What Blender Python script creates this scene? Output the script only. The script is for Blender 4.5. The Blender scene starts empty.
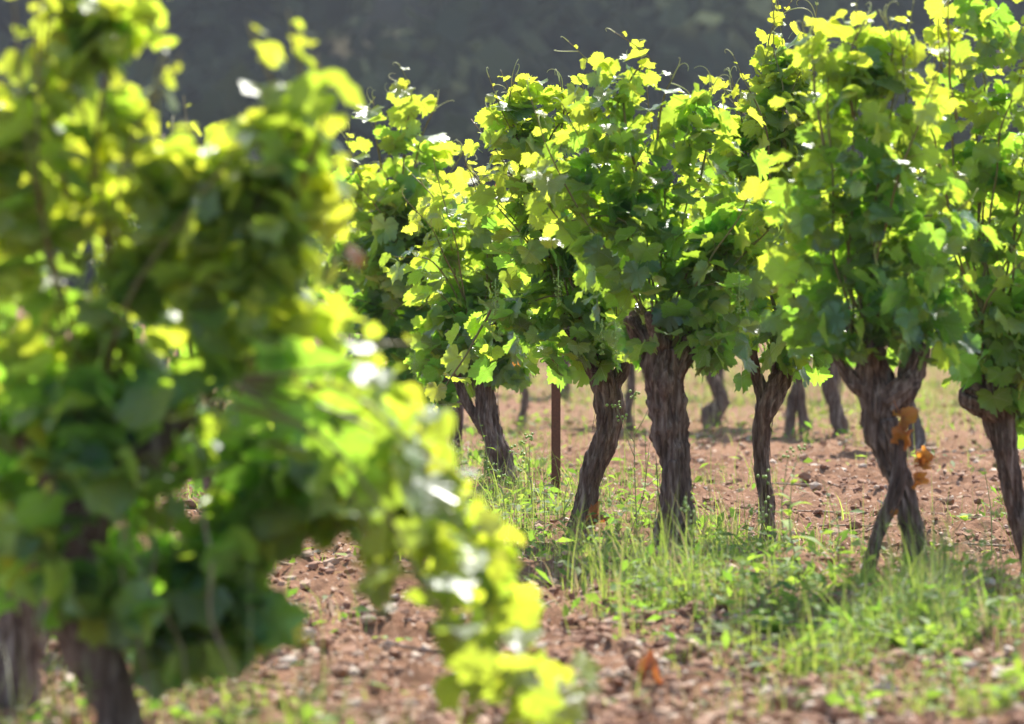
import bpy, math, random
import numpy as np
from mathutils import Vector

sc = bpy.context.scene
C = sc.collection
rng = np.random.default_rng(7)
random.seed(7)

# ------------------------------------------------------------------ camera
H = 0.82                # camera height
F = 4267.0              # focal length in pixels (150 mm on a 36 mm frame, 1024 px wide)
HY = 278.0              # image row of the horizon
cam = bpy.data.cameras.new("camera")
cam.lens = 150.0
cam.sensor_width = 36.0
cam.clip_start = 0.1
cam.clip_end = 3000.0
cam.dof.use_dof = True
cam.dof.focus_distance = 14.3
cam.dof.aperture_fstop = 4.2
cam.dof.aperture_blades = 9
co = bpy.data.objects.new("camera", cam)
C.objects.link(co)
co.location = (0, 0, H)
co.rotation_euler = (math.pi / 2 - math.atan((362 - HY) / F), 0, 0)
sc.camera = co

# ------------------------------------------------------------------ light
SUN_EL, SUN_AZ = math.radians(52), math.radians(16)      # azimuth from +Y, negative = to the left
w = bpy.data.worlds.new("World")
sc.world = w
w.use_nodes = True
nt = w.node_tree
sky = nt.nodes.new("ShaderNodeTexSky")
sky.sky_type = 'NISHITA'
sky.sun_disc = False
sky.sun_elevation = SUN_EL
sky.sun_rotation = SUN_AZ
nt.links.new(sky.outputs[0], nt.nodes["Background"].inputs[0])
nt.nodes["Background"].inputs[1].default_value = 0.15
sl = bpy.data.lights.new("sun", 'SUN')
sl.energy = 5.0
sl.angle = math.radians(0.53)
sl.color = (1.0, 0.94, 0.84)
so = bpy.data.objects.new("sun", sl)
C.objects.link(so)
sdir = Vector((math.sin(SUN_AZ) * math.cos(SUN_EL), math.cos(SUN_AZ) * math.cos(SUN_EL), math.sin(SUN_EL)))
so.rotation_euler = sdir.to_track_quat('Z', 'Y').to_euler()
so.location = (0, 0, 30)
sc.view_settings.view_transform = 'Standard'
sc.view_settings.look = 'None'
sc.view_settings.gamma = 1.0
sc.view_settings.exposure = 1.17
sc.render.engine = 'CYCLES'
sc.cycles.use_denoising = True
sc.cycles.max_bounces = 8
sc.cycles.diffuse_bounces = 4
sc.cycles.transmission_bounces = 5
sc.cycles.glossy_bounces = 2
sc.cycles.volume_bounces = 0
sc.cycles.caustics_reflective = False
sc.cycles.caustics_refractive = False
sc.cycles.sample_clamp_indirect = 6.0

# ------------------------------------------------------------------ helpers
def P(px, py, d):
    """the world point seen at a place of the photograph at distance d"""
    return np.array([(px - 512) / F * d, d, H - (py - HY) / F * d])

def dist(base_y):
    return H * F / (base_y - HY)

def norm(a):
    return a / np.maximum(np.linalg.norm(a, axis=-1, keepdims=True), 1e-9)

def _hash(ix, iy, iz, s):
    h = (ix * 374761393 + iy * 668265263 + iz * 2147483647 + s * 974634777) & 0xffffffff
    h = ((h ^ (h >> 13)) * 1274126177) & 0xffffffff
    h = (h ^ (h >> 16)) & 0xffffffff
    return h / 4294967295.0

def noise(p, seed=0):
    p = np.asarray(p, float)
    i = np.floor(p).astype(np.int64)
    f = p - i
    f = f * f * (3 - 2 * f)
    r = 0
    for a in (0, 1):
        for b in (0, 1):
            for c in (0, 1):
                wgt = (f[..., 0] if a else 1 - f[..., 0]) * (f[..., 1] if b else 1 - f[..., 1]) * (f[..., 2] if c else 1 - f[..., 2])
                r = r + wgt * _hash(i[..., 0] + a, i[..., 1] + b, i[..., 2] + c, seed)
    return r * 2 - 1

def fbm(p, octv=3, seed=0):
    r, a = 0, 1.0
    for k in range(octv):
        r = r + a * noise(np.asarray(p) * 2 ** k, seed + k)
        a *= 0.5
    return r

def build(name, V, Fs, mat, parent=None, uv=None, col=None, smooth=True, loc=None):
    """V (n,3); Fs list of index arrays (m,k)"""
    me = bpy.data.meshes.new(name)
    V = np.asarray(V, np.float32)
    Fs = [np.asarray(f, np.int32) for f in Fs if len(f)]
    me.vertices.add(len(V))
    me.vertices.foreach_set("co", V.ravel())
    loops = np.concatenate([f.ravel() for f in Fs])
    tot = np.concatenate([np.full(len(f), f.shape[1], np.int32) for f in Fs])
    st = np.concatenate([[0], np.cumsum(tot)[:-1]]).astype(np.int32)
    me.loops.add(len(loops))
    me.loops.foreach_set("vertex_index", loops)
    me.polygons.add(len(tot))
    me.polygons.foreach_set("loop_start", st)
    me.polygons.foreach_set("use_smooth", np.full(len(tot), smooth))
    me.update(calc_edges=True)
    if uv is not None:
        l = me.uv_layers.new(name="UVMap")
        l.data.foreach_set("uv", np.asarray(uv, np.float32)[loops].ravel())
    if col is not None:
        a = me.attributes.new("tone", 'FLOAT_COLOR', 'POINT')
        a.data.foreach_set("color", np.asarray(col, np.float32).ravel())
    me.materials.append(mat)
    o = bpy.data.objects.new(name, me)
    C.objects.link(o)
    if parent is not None:
        o.parent = parent
    if loc is not None:
        o.location = loc
    return o

class MB:
    """collects pieces into one mesh"""
    def __init__(s):
        s.V, s.Q, s.T, s.U, s.K, s.n = [], [], [], [], [], 0
    def add(s, V, Q=None, T=None, uv=None, col=None):
        V = np.asarray(V, float)
        if Q is not None and len(Q): s.Q.append(np.asarray(Q) + s.n)
        if T is not None and len(T): s.T.append(np.asarray(T) + s.n)
        s.V.append(V)
        s.U.append(np.zeros((len(V), 2)) if uv is None else uv)
        s.K.append(np.tile([.5, .5, .5, 1], (len(V), 1)) if col is None else col)
        s.n += len(V)
    def build(s, name, mat, parent=None, org=(0, 0, 0), smooth=True, loc=None):
        Fs = []
        if s.Q: Fs.append(np.concatenate(s.Q))
        if s.T: Fs.append(np.concatenate(s.T))
        return build(name, np.concatenate(s.V) - np.asarray(org), Fs, mat, parent, np.concatenate(s.U), np.concatenate(s.K), smooth, loc)

def tag(o, label, cat, group=None, kind=None):
    if label: o["label"] = label
    if cat: o["category"] = cat
    if group: o["group"] = group
    if kind: o["kind"] = kind
    return o

def empty(name, loc):
    o = bpy.data.objects.new(name, None)
    C.objects.link(o)
    o.location = loc
    o.empty_display_size = 0.1
    return o

def spline(pts, step):
    """Catmull-Rom through rows of pts (x,y,z,r)"""
    p = np.asarray(pts, float)
    p = np.vstack([2 * p[0] - p[1], p, 2 * p[-1] - p[-2]])
    out = []
    for i in range(1, len(p) - 2):
        L = np.linalg.norm(p[i + 1, :3] - p[i, :3])
        n = max(2, int(L / step))
        t = np.linspace(0, 1, n, endpoint=False)[:, None]
        a, b, c, d = p[i - 1], p[i], p[i + 1], p[i + 2]
        out.append(.5 * (2 * b + (c - a) * t + (2 * a - 5 * b + 4 * c - d) * t ** 2 + (3 * b - a - 3 * c + d) * t ** 3))
    out.append(p[-2][None])
    return np.vstack(out)

def tube(mb, pts, nr=6, step=None, bark=0.0, seed=0, cap=True, flat=1.0):
    p = spline(pts, step) if step else np.asarray(pts, float)
    X, R = p[:, :3], np.maximum(p[:, 3], 1e-4)
    T = norm(np.gradient(X, axis=0))
    ref = np.array([0., 1., 0.]) if abs(T[0][1]) < .8 else np.array([1., 0., 0.])
    N = np.zeros_like(T)
    n0 = ref - T[0] * ref.dot(T[0])
    for i in range(len(T)):
        n0 = n0 - T[i] * n0.dot(T[i])
        n0 /= max(np.linalg.norm(n0), 1e-9)
        N[i] = n0
    B = np.cross(T, N)
    th = np.linspace(0, 2 * np.pi, nr, endpoint=False)
    s = np.concatenate([[0], np.cumsum(np.linalg.norm(np.diff(X, axis=0), axis=1))])
    rad = R[:, None] * np.ones(nr)[None]
    if bark:
        rr = R.mean()
        tw = th[None] + s[:, None] * (2.0 if seed % 2 else -2.6)
        q = np.stack([np.cos(tw) * 3.2, np.sin(tw) * 3.2, np.repeat(s[:, None] * 9, nr, 1) + seed * 7.3], -1)
        fine = np.stack([np.cos(tw) * 7.5, np.sin(tw) * 7.5, np.repeat(s[:, None] * 16, nr, 1) + seed * 3.1], -1)
        big = np.stack([np.cos(th)[None] * 1.1 + 0 * s[:, None], np.sin(th)[None] * 1.1 + 0 * s[:, None], np.repeat(s[:, None] * 14, nr, 1) + seed], -1)
        rid = 1 - np.abs(fbm(q, 2, seed)) * 1.6
        rad = rad * (1 + bark * (0.5 * rid - .25) + bark * .45 * (1 - np.abs(noise(fine, seed + 5)) * 2) + bark * .55 * fbm(big, 2, seed + 9))
    V = X[:, None] + rad[..., None] * (np.cos(th)[None, :, None] * N[:, None] + flat * np.sin(th)[None, :, None] * B[:, None])
    n = len(X)
    i = np.arange(n - 1)[:, None] * nr
    j = np.arange(nr)[None]
    k = (j + 1) % nr
    Q = np.stack([i + j, i + k, i + nr + k, i + nr + j], -1).reshape(-1, 4)
    U = np.stack([np.repeat(th[None] / 6.283, n, 0), np.repeat(s[:, None], nr, 1)], -1).reshape(-1, 2)
    V = V.reshape(-1, 3)
    Tt = []
    if cap:
        c0 = len(V)
        V = np.vstack([V, X[0] - T[0] * R[0] * .3, X[-1] + T[-1] * R[-1] * .5])
        U = np.vstack([U, [[0, 0], [0, s[-1]]]])
        jj = np.arange(nr); kk = (jj + 1) % nr
        Tt = np.vstack([np.stack([kk, jj, np.full(nr, c0)], -1), np.stack([(n - 1) * nr + jj, (n - 1) * nr + kk, np.full(nr, c0 + 1)], -1)])
    mb.add(V, Q, Tt, U)

def ico(sub):
    import bmesh
    bm = bmesh.new()
    bmesh.ops.create_icosphere(bm, subdivisions=sub, radius=1)
    V = np.array([v.co[:] for v in bm.verts]); T = np.array([[v.index for v in f.verts] for f in bm.faces])
    bm.free()
    return V, T
ICO1, ICO2, ICO3, ICO4 = ico(1), ico(2), ico(3), ico(4)

# ------------------------------------------------------------------ materials
class M:
    def __init__(s, name):
        s.m = bpy.data.materials.new(name); s.m.use_nodes = True
        s.t = s.m.node_tree; s.b = s.t.nodes["Principled BSDF"]; s.out = s.t.nodes["Material Output"]
    def n(s, t, **k):
        x = s.t.nodes.new(t)
        for a, b in k.items(): setattr(x, a, b)
        return x
    def l(s, a, b): s.t.links.new(a, b)
    def put(s, v, sock):
        if hasattr(v, "links"): s.l(v, sock)
        else: sock.default_value = v
    def math(s, op, a, b=0.0, c=0.0, clamp=False):
        x = s.n("ShaderNodeMath", operation=op, use_clamp=clamp)
        s.put(a, x.inputs[0]); s.put(b, x.inputs[1]); s.put(c, x.inputs[2])
        return x.outputs[0]
    def mix(s, f, a, b, mode='MIX'):
        x = s.n("ShaderNodeMix", data_type='RGBA', blend_type=mode)
        s.put(f, x.inputs[0])
        s.put(a if hasattr(a, "links") else (*a, 1), x.inputs[6]); s.put(b if hasattr(b, "links") else (*b, 1), x.inputs[7])
        return x.outputs[2]
    def noise(s, vec, scale, detail=4, rough=.6):
        x = s.n("ShaderNodeTexNoise"); s.l(vec, x.inputs["Vector"])
        x.inputs["Scale"].default_value = scale; x.inputs["Detail"].default_value = detail; x.inputs["Roughness"].default_value = rough
        return x.outputs[0]
    def ramp(s, f, stops):
        x = s.n("ShaderNodeValToRGB"); s.l(f, x.inputs[0])
        e = x.color_ramp.elements
        while len(e) < len(stops): e.new(.5)
        for el, (p, c) in zip(e, stops): el.position = p; el.color = (*c, 1) if len(c) == 3 else c
        return x.outputs[0]
    def bump(s, h, strength, distance):
        x = s.n("ShaderNodeBump"); s.l(h, x.inputs["Height"])
        x.inputs["Strength"].default_value = strength; x.inputs["Distance"].default_value = distance
        return x.outputs[0]
    def scaled(s, vec, v):
        x = s.n("ShaderNodeMapping"); s.l(vec, x.inputs[0]); x.inputs["Scale"].default_value = v
        return x.outputs[0]

def leaf_material(name, old, young, t_old, t_young, trans=0.5, veins=True, rough=.30, spec=.55, gloss=0, dry=None):
    m = M(name)
    at = m.n("ShaderNodeAttribute", attribute_name="tone")
    sp = m.n("ShaderNodeSeparateColor"); m.l(at.outputs[0], sp.inputs[0])
    rnd, yg, r2 = sp.outputs
    geo = m.n("ShaderNodeTexCoord")
    nz = m.noise(geo.outputs["Object"], 60, 3)
    base = m.mix(yg, old, young)
    tr = m.mix(yg, t_old, t_young)
    var = m.math('MULTIPLY_ADD', rnd, .55, .72)
    var = m.math('MULTIPLY', var, m.math('MULTIPLY_ADD', nz, .35, .82))
    vv = m.n("ShaderNodeCombineColor")
    for i in range(3): m.l(var, vv.inputs[i])
    base = m.mix(1.0, base, vv.outputs[0], 'MULTIPLY')
    tr = m.mix(1.0, tr, vv.outputs[0], 'MULTIPLY')
    if veins:
        sx = m.n("ShaderNodeSeparateXYZ"); m.l(geo.outputs["UV"], sx.inputs[0])
        X, Y = sx.outputs[0], sx.outputs[1]
        AX = m.math('ABSOLUTE', X)
        best = None
        for ang in (0, 52, 112):
            sn, cs = math.sin(math.radians(ang)), math.cos(math.radians(ang))
            along = m.math('ADD', m.math('MULTIPLY', AX, sn), m.math('MULTIPLY', Y, cs))
            across = m.math('ABSOLUTE', m.math('SUBTRACT', m.math('MULTIPLY', AX, cs), m.math('MULTIPLY', Y, sn)))
            # side veins: slanting stripes off every main vein
            st = m.math('ABSOLUTE', m.math('SUBTRACT', m.math('FRACT', m.math('MULTIPLY', m.math('SUBTRACT', along, across), 8.0)), .5))
            side = m.math('MULTIPLY_ADD', m.math('SUBTRACT', .5, st), -.05, .024)
            side = m.math('ADD', m.math('MAXIMUM', m.math('MULTIPLY', m.math('SUBTRACT', .5, st), .09), 0.0), m.math('MULTIPLY', across, .05))
            dd = m.math('MINIMUM', across, m.math('ADD', side, .006))
            dd = m.math('ADD', dd, m.math('MULTIPLY', m.math('LESS_THAN', along, 0.0), 1.0))
            pen = m.math('ADD', dd, 0.0)
            best = pen if best is None else m.math('MINIMUM', best, pen)
        vein = m.math('SUBTRACT', 1.0, m.math('MULTIPLY', best, 1 / .017), clamp=True)
        vein = m.math('MULTIPLY', vein, .55)
        base = m.mix(vein, base, (0.20, 0.27, 0.09))
        tr = m.mix(m.math('MULTIPLY', vein, .6), tr, (0.30, 0.40, 0.05))
        hgt = m.math('ADD', m.math('MULTIPLY', vein, -1.0), m.math('MULTIPLY', nz, .9))
        bp = m.bump(hgt, .9, .0035)
        m.l(bp, m.b.inputs["Normal"])
    if dry is not None:
        base = m.mix(m.math('GREATER_THAN', r2, dry[0]), base, dry[1])
        tr = m.mix(m.math('GREATER_THAN', r2, dry[0]), tr, dry[2])
    m.l(base, m.b.inputs["Base Color"])
    m.b.inputs["Roughness"].default_value = rough
    m.b.inputs["Specular IOR Level"].default_value = spec
    tl = m.n("ShaderNodeBsdfTranslucent"); m.l(tr, tl.inputs[0])
    mx = m.n("ShaderNodeMixShader"); mx.inputs[0].default_value = trans
    m.l(m.b.outputs[0], mx.inputs[1]); m.l(tl.outputs[0], mx.inputs[2]); m.l(mx.outputs[0], m.out.inputs[0])
    if gloss:
        m.b.inputs["Specular IOR Level"].default_value = 0
        gl = m.n("ShaderNodeBsdfGlossy"); gl.inputs["Roughness"].default_value = rough; gl.inputs["Color"].default_value = (.95, .97, 1, 1)
        fr = m.n("ShaderNodeLayerWeight"); fr.inputs[0].default_value = .5
        if veins: m.l(bp, gl.inputs["Normal"]); m.l(bp, fr.inputs["Normal"])
        fw = m.math('MULTIPLY_ADD', m.math('POWER', fr.outputs["Facing"], 4.0), .30, .04)
        m2 = m.n("ShaderNodeMixShader"); m.l(m.math('MULTIPLY', fw, gloss, clamp=True), m2.inputs[0])
        m.l(mx.outputs[0], m2.inputs[1]); m.l(gl.outputs[0], m2.inputs[2]); m.l(m2.outputs[0], m.out.inputs[0])
    return m.m

LEAF = leaf_material("vine_leaf", (.034, .105, .046), (.13, .22, .05), (.28, .62, .05), (.80, .85, .06), .57,
                     rough=.34, gloss=.95, dry=(.9993, (.28, .12, .03), (.6, .25, .03)))
GRASSM = leaf_material("grass_blade", (.09, .15, .04), (.22, .30, .07), (.24, .36, .05), (.52, .60, .10), .5, veins=False, rough=.5,
                       dry=(.86, (.40, .32, .17), (.45, .36, .18)))
WEEDM = leaf_material("weed_leaf", (.07, .14, .04), (.16, .26, .05), (.22, .42, .04), (.50, .66, .07), .48, veins=False, rough=.6, spec=.25)
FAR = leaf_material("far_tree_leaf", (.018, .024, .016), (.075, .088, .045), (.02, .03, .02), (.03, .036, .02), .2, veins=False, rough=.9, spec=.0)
DRYL = leaf_material("dried_leaf", (.30, .13, .05), (.38, .20, .09), (.85, .28, .03), (.95, .42, .05), .5, veins=True, rough=.6)
DULL = leaf_material("dull_dried_leaf", (.22, .08, .04), (.28, .12, .06), (.40, .11, .03), (.5, .16, .04), .4, veins=True, rough=.6)
LITM = leaf_material("dry_litter", (.24, .13, .07), (.46, .33, .20), (.3, .18, .1), (.4, .28, .16), .3, veins=False, rough=.8)

def bark_material():
    m = M("bark")
    tc = m.n("ShaderNodeTexCoord")
    q = m.scaled(tc.outputs["Object"], (70, 70, 7))
    a = m.noise(q, 1.0, 6, .65)
    b = m.noise(m.scaled(tc.outputs["Object"], (150, 150, 14)), 1.0, 4, .6)
    c = m.noise(tc.outputs["Object"], 9, 3)
    col = m.ramp(a, [(.36, (.035, .024, .019)), (.5, (.15, .105, .085)), (.64, (.36, .29, .245))])
    col = m.mix(m.math('MULTIPLY', c, .5), col, (.17, .10, .075))
    h = m.math('ADD', a, m.math('MULTIPLY', b, .5))
    m.l(col, m.b.inputs["Base Color"]); m.l(m.bump(h, 1.0, .014), m.b.inputs["Normal"])
    m.b.inputs["Roughness"].default_value = .9; m.b.inputs["Specular IOR Level"].default_value = .2
    return m.m
BARK = bark_material()

def stem_material(name, c1, c2, rough=.5, scale=40):
    m = M(name)
    tc = m.n("ShaderNodeTexCoord")
    a = m.noise(tc.outputs["Object"], scale, 3)
    m.l(m.mix(m.math('MULTIPLY_ADD', a, 2.0, -.5, clamp=True), c1, c2), m.b.inputs["Base Color"])
    m.l(m.bump(a, .3, .002), m.b.inputs["Normal"])
    m.b.inputs["Roughness"].default_value = rough
    m.b.inputs["Specular IOR Level"].default_value = .25 if rough < .9 else 0
    return m.m
STEM = stem_material("green_shoot", (.17, .20, .06), (.17, .085, .045), .5, 5)
TEND = stem_material("tendril_green", (.36, .44, .12), (.46, .42, .16), .5)
WSTEM = stem_material("weed_stem", (.16, .22, .07), (.27, .26, .12), .6)
BERRY = stem_material("young_grape", (.20, .32, .06), (.30, .42, .10), .35)
RUST = stem_material("rusted_steel", (.085, .040, .026), (.17, .075, .042), .85, 120)
FLOW = stem_material("yellow_petal", (.75, .55, .04), (.8, .66, .06), .6)

def soil_material():
    m = M("soil")
    tc = m.n("ShaderNodeTexCoord")
    o = tc.outputs["Object"]
    a = m.noise(o, 1.6, 5, .6)
    b = m.noise(o, 26, 6, .7)
    col = m.ramp(b, [(.25, (.12, .052, .026)), (.5, (.195, .096, .051)), (.75, (.37, .22, .135))])
    col = m.mix(m.math('MULTIPLY_ADD', a, 1.3, -.45, clamp=True), col, (.31, .18, .11))
    v = m.n("ShaderNodeTexVoronoi"); m.l(o, v.inputs["Vector"]); v.inputs["Scale"].default_value = 42
    st = m.math('LESS_THAN', v.outputs["Distance"], .26)
    sel = m.n("ShaderNodeSeparateColor"); m.l(v.outputs["Color"], sel.inputs[0])
    st = m.math('MULTIPLY', st, m.math('GREATER_THAN', sel.outputs[0], .62))
    col = m.mix(m.math('MULTIPLY', st, .75), col, (.52, .40, .31))
    h = m.math('ADD', b, m.math('MULTIPLY', st, .4))
    m.l(col, m.b.inputs["Base Color"]); m.l(m.bump(h, 1.0, .02), m.b.inputs["Normal"])
    m.b.inputs["Roughness"].default_value = .95; m.b.inputs["Specular IOR Level"].default_value = .15
    return m.m
SOIL = soil_material()

def rock_material():
    m = M("stone")
    at = m.n("ShaderNodeAttribute", attribute_name="tone")
    sp = m.n("ShaderNodeSeparateColor"); m.l(at.outputs[0], sp.inputs[0])
    tc = m.n("ShaderNodeTexCoord")
    b = m.noise(tc.outputs["Object"], 90, 4)
    col = m.ramp(sp.outputs[0], [(0, (.20, .09, .045)), (.45, (.34, .18, .10)), (.75, (.48, .33, .22)), (1, (.64, .55, .43))])
    col = m.mix(m.math('MULTIPLY', b, .35), col, (.25, .13, .09))
    m.l(col, m.b.inputs["Base Color"]); m.l(m.bump(b, .8, .006), m.b.inputs["Normal"])
    m.b.inputs["Roughness"].default_value = .9
    return m.m
ROCK = rock_material()
HILLM = stem_material("hill_ground", (.05, .05, .03), (.08, .07, .05), .95, .05)

# ------------------------------------------------------------------ terrain
def graded(lo, hi, step, far, growth=1.28):
    a = list(np.arange(lo, hi, step))
    s = step; x = lo
    L = []
    while x > -far:
        s *= growth; x -= s; L.append(x)
    s = step; x = a[-1]
    R = []
    while x < far:
        s *= growth; x += s; R.append(x)
    return np.array(L[::-1] + a + R)

def row_x(d):      # the line the first sharp row of vines stands on
    return np.interp(d, [7, 9, 10, 11.2, 12.85, 14, 16.5, 20, 26], [1.75, 1.35, 1.18, .98, .52, .25, -.05, -.55, -1.4])

def ground_h(x, y):
    x = np.asarray(x, float); y = np.asarray(y, float)
    p = np.stack([x, y, 0 * x], -1)
    r = np.hypot(x, y - 14)
    f = np.clip((40 - r) / 15, 0, 1)
    u = x - row_x(y)
    ridge = .035 * np.exp(-(u / .35) ** 2) + .03 * np.exp(-((u + 2.3) / .4) ** 2)
    return f * (.03 * fbm(p * .9, 2, 3) + ridge + .020 * fbm(p * 5, 2, 11) + .030 * np.maximum(fbm(p * 13, 3, 21), -.25) + .007 * fbm(p * 45, 2, 31)) - .035

def terrain():
    xs = graded(-2.6, 3.2, .022, 900); ys = graded(7.2, 20.5, .03, 900)
    X, Y = np.meshgrid(xs, ys)
    V = np.stack([X, Y, ground_h(X, Y)], -1).reshape(-1, 3)
    nx, ny = len(xs), len(ys)
    i = (np.arange(ny - 1)[:, None] * nx + np.arange(nx - 1)[None]).ravel()
    Q = np.stack([i, i + 1, i + nx + 1, i + nx], -1)
    tag(build("ground", V, [Q], SOIL), None, None, kind="structure")
terrain()

def hill_h(x, y):
    t = np.clip((y - 150) / 260, 0, 1)
    p = np.stack([np.asarray(x) * .012, np.asarray(y) * .012, 0 * np.asarray(x)], -1)
    return -2 + 112 * t * t * (3 - 2 * t) ** .6 + 8 * t * fbm(p, 2, 5)

def hillside():
    xs = np.linspace(-420, 420, 90); ys = np.linspace(140, 560, 60)
    X, Y = np.meshgrid(xs, ys)
    V = np.stack([X, Y, hill_h(X, Y)], -1).reshape(-1, 3)
    nx, ny = len(xs), len(ys)
    i = (np.arange(ny - 1)[:, None] * nx + np.arange(nx - 1)[None]).ravel()
    tag(build("hill", V, [np.stack([i, i + 1, i + nx + 1, i + nx], -1)], HILLM), None, None, kind="structure")
    mb = MB()
    V0, T0 = ICO2
    for k in range(900):
        y = 152 + 200 * random.random() ** 1.4
        x = random.uniform(-.28, .28) * y
        r = random.uniform(2.2, 4.4)
        z = float(hill_h(np.array(x), np.array(y))) + r * random.uniform(.7, 1.3)
        c = np.array([x, y, z])
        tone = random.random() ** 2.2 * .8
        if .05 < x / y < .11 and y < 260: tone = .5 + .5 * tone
        u = norm(rng.normal(size=(150, 3)))
        cen = c + u * r * (np.array([1, 1, 1.15])) * (rng.random((150, 1)) ** .4) * (1 + .35 * fbm(u * 1.7 + k, 2, k)[:, None])
        n = norm(u + rng.normal(size=u.shape) * .6)
        a = norm(np.cross(n, rng.normal(size=u.shape))); b = np.cross(n, a)
        s = rng.uniform(.35, .8, (150, 1)) * r / 3.2
        q = np.stack([cen + a * s, cen + b * s, cen - a * s, cen - b * s * 1.2], 1).reshape(-1, 3)
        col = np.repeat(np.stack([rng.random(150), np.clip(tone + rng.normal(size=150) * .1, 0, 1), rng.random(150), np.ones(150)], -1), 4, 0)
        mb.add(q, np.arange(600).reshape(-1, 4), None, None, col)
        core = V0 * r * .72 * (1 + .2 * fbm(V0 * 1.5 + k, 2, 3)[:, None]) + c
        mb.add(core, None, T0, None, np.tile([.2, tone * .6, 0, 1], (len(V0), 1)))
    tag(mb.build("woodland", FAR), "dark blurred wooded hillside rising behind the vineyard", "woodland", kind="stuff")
hillside()

# ------------------------------------------------------------------ leaves
def leaf_template(seed, hi):
    r = np.random.default_rng(seed)
    ka = np.array([0, 24, 36, 52, 70, 84, 108, 128, 150, 166, 176])
    kr = np.array([.74, .56, .58, .70, .56, .50, .57, .50, .44, .30, .10]) * np.array([1] + list(r.uniform(.93, 1.07, 10)))
    def half(sg):
        if hi:
            a = np.linspace(0, 176, 24)
            rr = np.interp(a, ka, kr)
            t = np.where(np.arange(24) % 2 == 0, 1.05, .93)
            rr = rr * t * r.uniform(.97, 1.03, 24)
        else:
            a, rr = ka, kr
        return a * sg, rr
    a1, r1 = half(1); a2, r2 = half(-1)
    a = np.radians(np.concatenate([a1, a2[1:][::-1]])); rr = np.concatenate([r1, r2[1:][::-1]])
    n = len(a)
    outer = np.stack([np.sin(a) * rr, np.cos(a) * rr], -1)
    fold, droop, wav, ph, cup = r.uniform(-.05, .35), r.uniform(.1, .7), r.uniform(.03, .09), r.uniform(0, 6), r.uniform(-.25, .35)
    def lift(p, th):
        q = np.hypot(p[:, 0], p[:, 1])
        z = fold * np.abs(p[:, 0]) - droop * np.maximum(p[:, 1], 0) ** 2 * .8 - cup * q ** 2 + wav * np.sin(4 * th + ph) * (q / .6) ** 2 + wav * .5 * np.sin(9 * th + ph * 2) * (q / .6) ** 3
        return np.column_stack([p, z])
    if hi:
        ai = a[::2]; mid = outer[::2] * .55
        nm = len(mid)
        P2 = np.vstack([[[0, 0]], mid, outer]); th = np.concatenate([[0], ai, a])
        T = [[0, 1 + (i + 1) % nm, 1 + i] for i in range(nm)]
        for i in range(nm):
            m0, m1 = 1 + i, 1 + (i + 1) % nm
            o0 = 1 + nm + 2 * i; o1 = 1 + nm + (2 * i + 1) % n; o2 = 1 + nm + (2 * i + 2) % n
            if 2 * i + 1 >= n:
                T += [[m0, m1, o0]]; continue
            T += [[m0, o1, o0], [m0, m1, o1], [m1, o2, o1]]
    else:
        P2 = np.vstack([[[0, 0]], outer]); th = np.concatenate([[0], a])
        T = [[0, 1 + (i + 1) % n, 1 + i] for i in range(n)]
    return lift(P2, th), np.array(T), P2
HI = [leaf_template(100 + i, True) for i in range(9)]
LO = [leaf_template(200 + i, False) for i in range(7)]

def leaves(mb, pos, nrm, tip, size, young, hi=True, r2=None):
    pos = np.asarray(pos); N = len(pos)
    nrm = norm(nrm); tip = norm(tip - nrm * (tip * nrm).sum(1, keepdims=True)); sd = np.cross(tip, nrm)
    lib = HI if hi else LO
    var = rng.integers(0, len(lib), N)
    rd = rng.random(N); rb = rng.random(N) if r2 is None else r2
    asp = rng.uniform(.88, 1.1, N)
    for v, (V, T, U) in enumerate(lib):
        s = np.where(var == v)[0]
        if not len(s): continue
        W = pos[s, None] + size[s, None, None] * (V[None, :, 0:1] * asp[s, None, None] * sd[s, None] + V[None, :, 1:2] * tip[s, None] + V[None, :, 2:3] * nrm[s, None])
        k = len(V)
        TT = (T[None] + (np.arange(len(s)) * k)[:, None, None]).reshape(-1, 3)
        col = np.stack([rd[s], young[s], rb[s], np.ones(len(s))], -1)
        mb.add(W.reshape(-1, 3), None, TT, np.tile(U, (len(s), 1)), np.repeat(col, k, 0))

def sticks(mb, A, B, r0, r1, sag=0.0):
    """thin three-sided petioles from A to B"""
    A = np.asarray(A); B = np.asarray(B); N = len(A)
    mid = (A + B) / 2 - np.array([0, 0, 1]) * sag
    d = norm(B - A); u = norm(np.cross(d, np.array([.3, .9, .2]))); v = np.cross(d, u)
    rings = []
    for X, r in ((A, r0), (mid, (r0 + r1) / 2), (B, r1)):
        for k in range(3):
            a = 2.094 * k
            rings.append(X + r * (math.cos(a) * u + math.sin(a) * v))
    V = np.stack(rings, 1).reshape(-1, 3)
    Q = []
    for lv in (0, 3):
        for k in range(3):
            Q.append([lv + k, lv + (k + 1) % 3, lv + 3 + (k + 1) % 3, lv + 3 + k])
    Q = (np.array(Q)[None] + (np.arange(N) * 9)[:, None, None]).reshape(-1, 4)
    mb.add(V, Q)

UP = np.array([0, 0, 1.])

def curl(start, direction, length, seed):
    """a tendril path that ends in a curl"""
    r = np.random.default_rng(seed)
    d = np.array(direction, float); d /= np.linalg.norm(d)
    side = np.cross(d, r.normal(size=3)); side /= np.linalg.norm(side)
    p = np.array(start, float); out = [[*p, .0017]]
    n = 16
    bend = r.uniform(.1, .25)
    for i in range(n):
        t = i / n
        ang = bend * (.2 + 3.2 * t * t)
        d2 = d * math.cos(ang) + side * math.sin(ang)
        side = side * math.cos(ang) - d * math.sin(ang)
        d = d2
        p = p + d * length / n
        out.append([*p, .0017 * (1 - .6 * t)])
    return out

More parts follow.
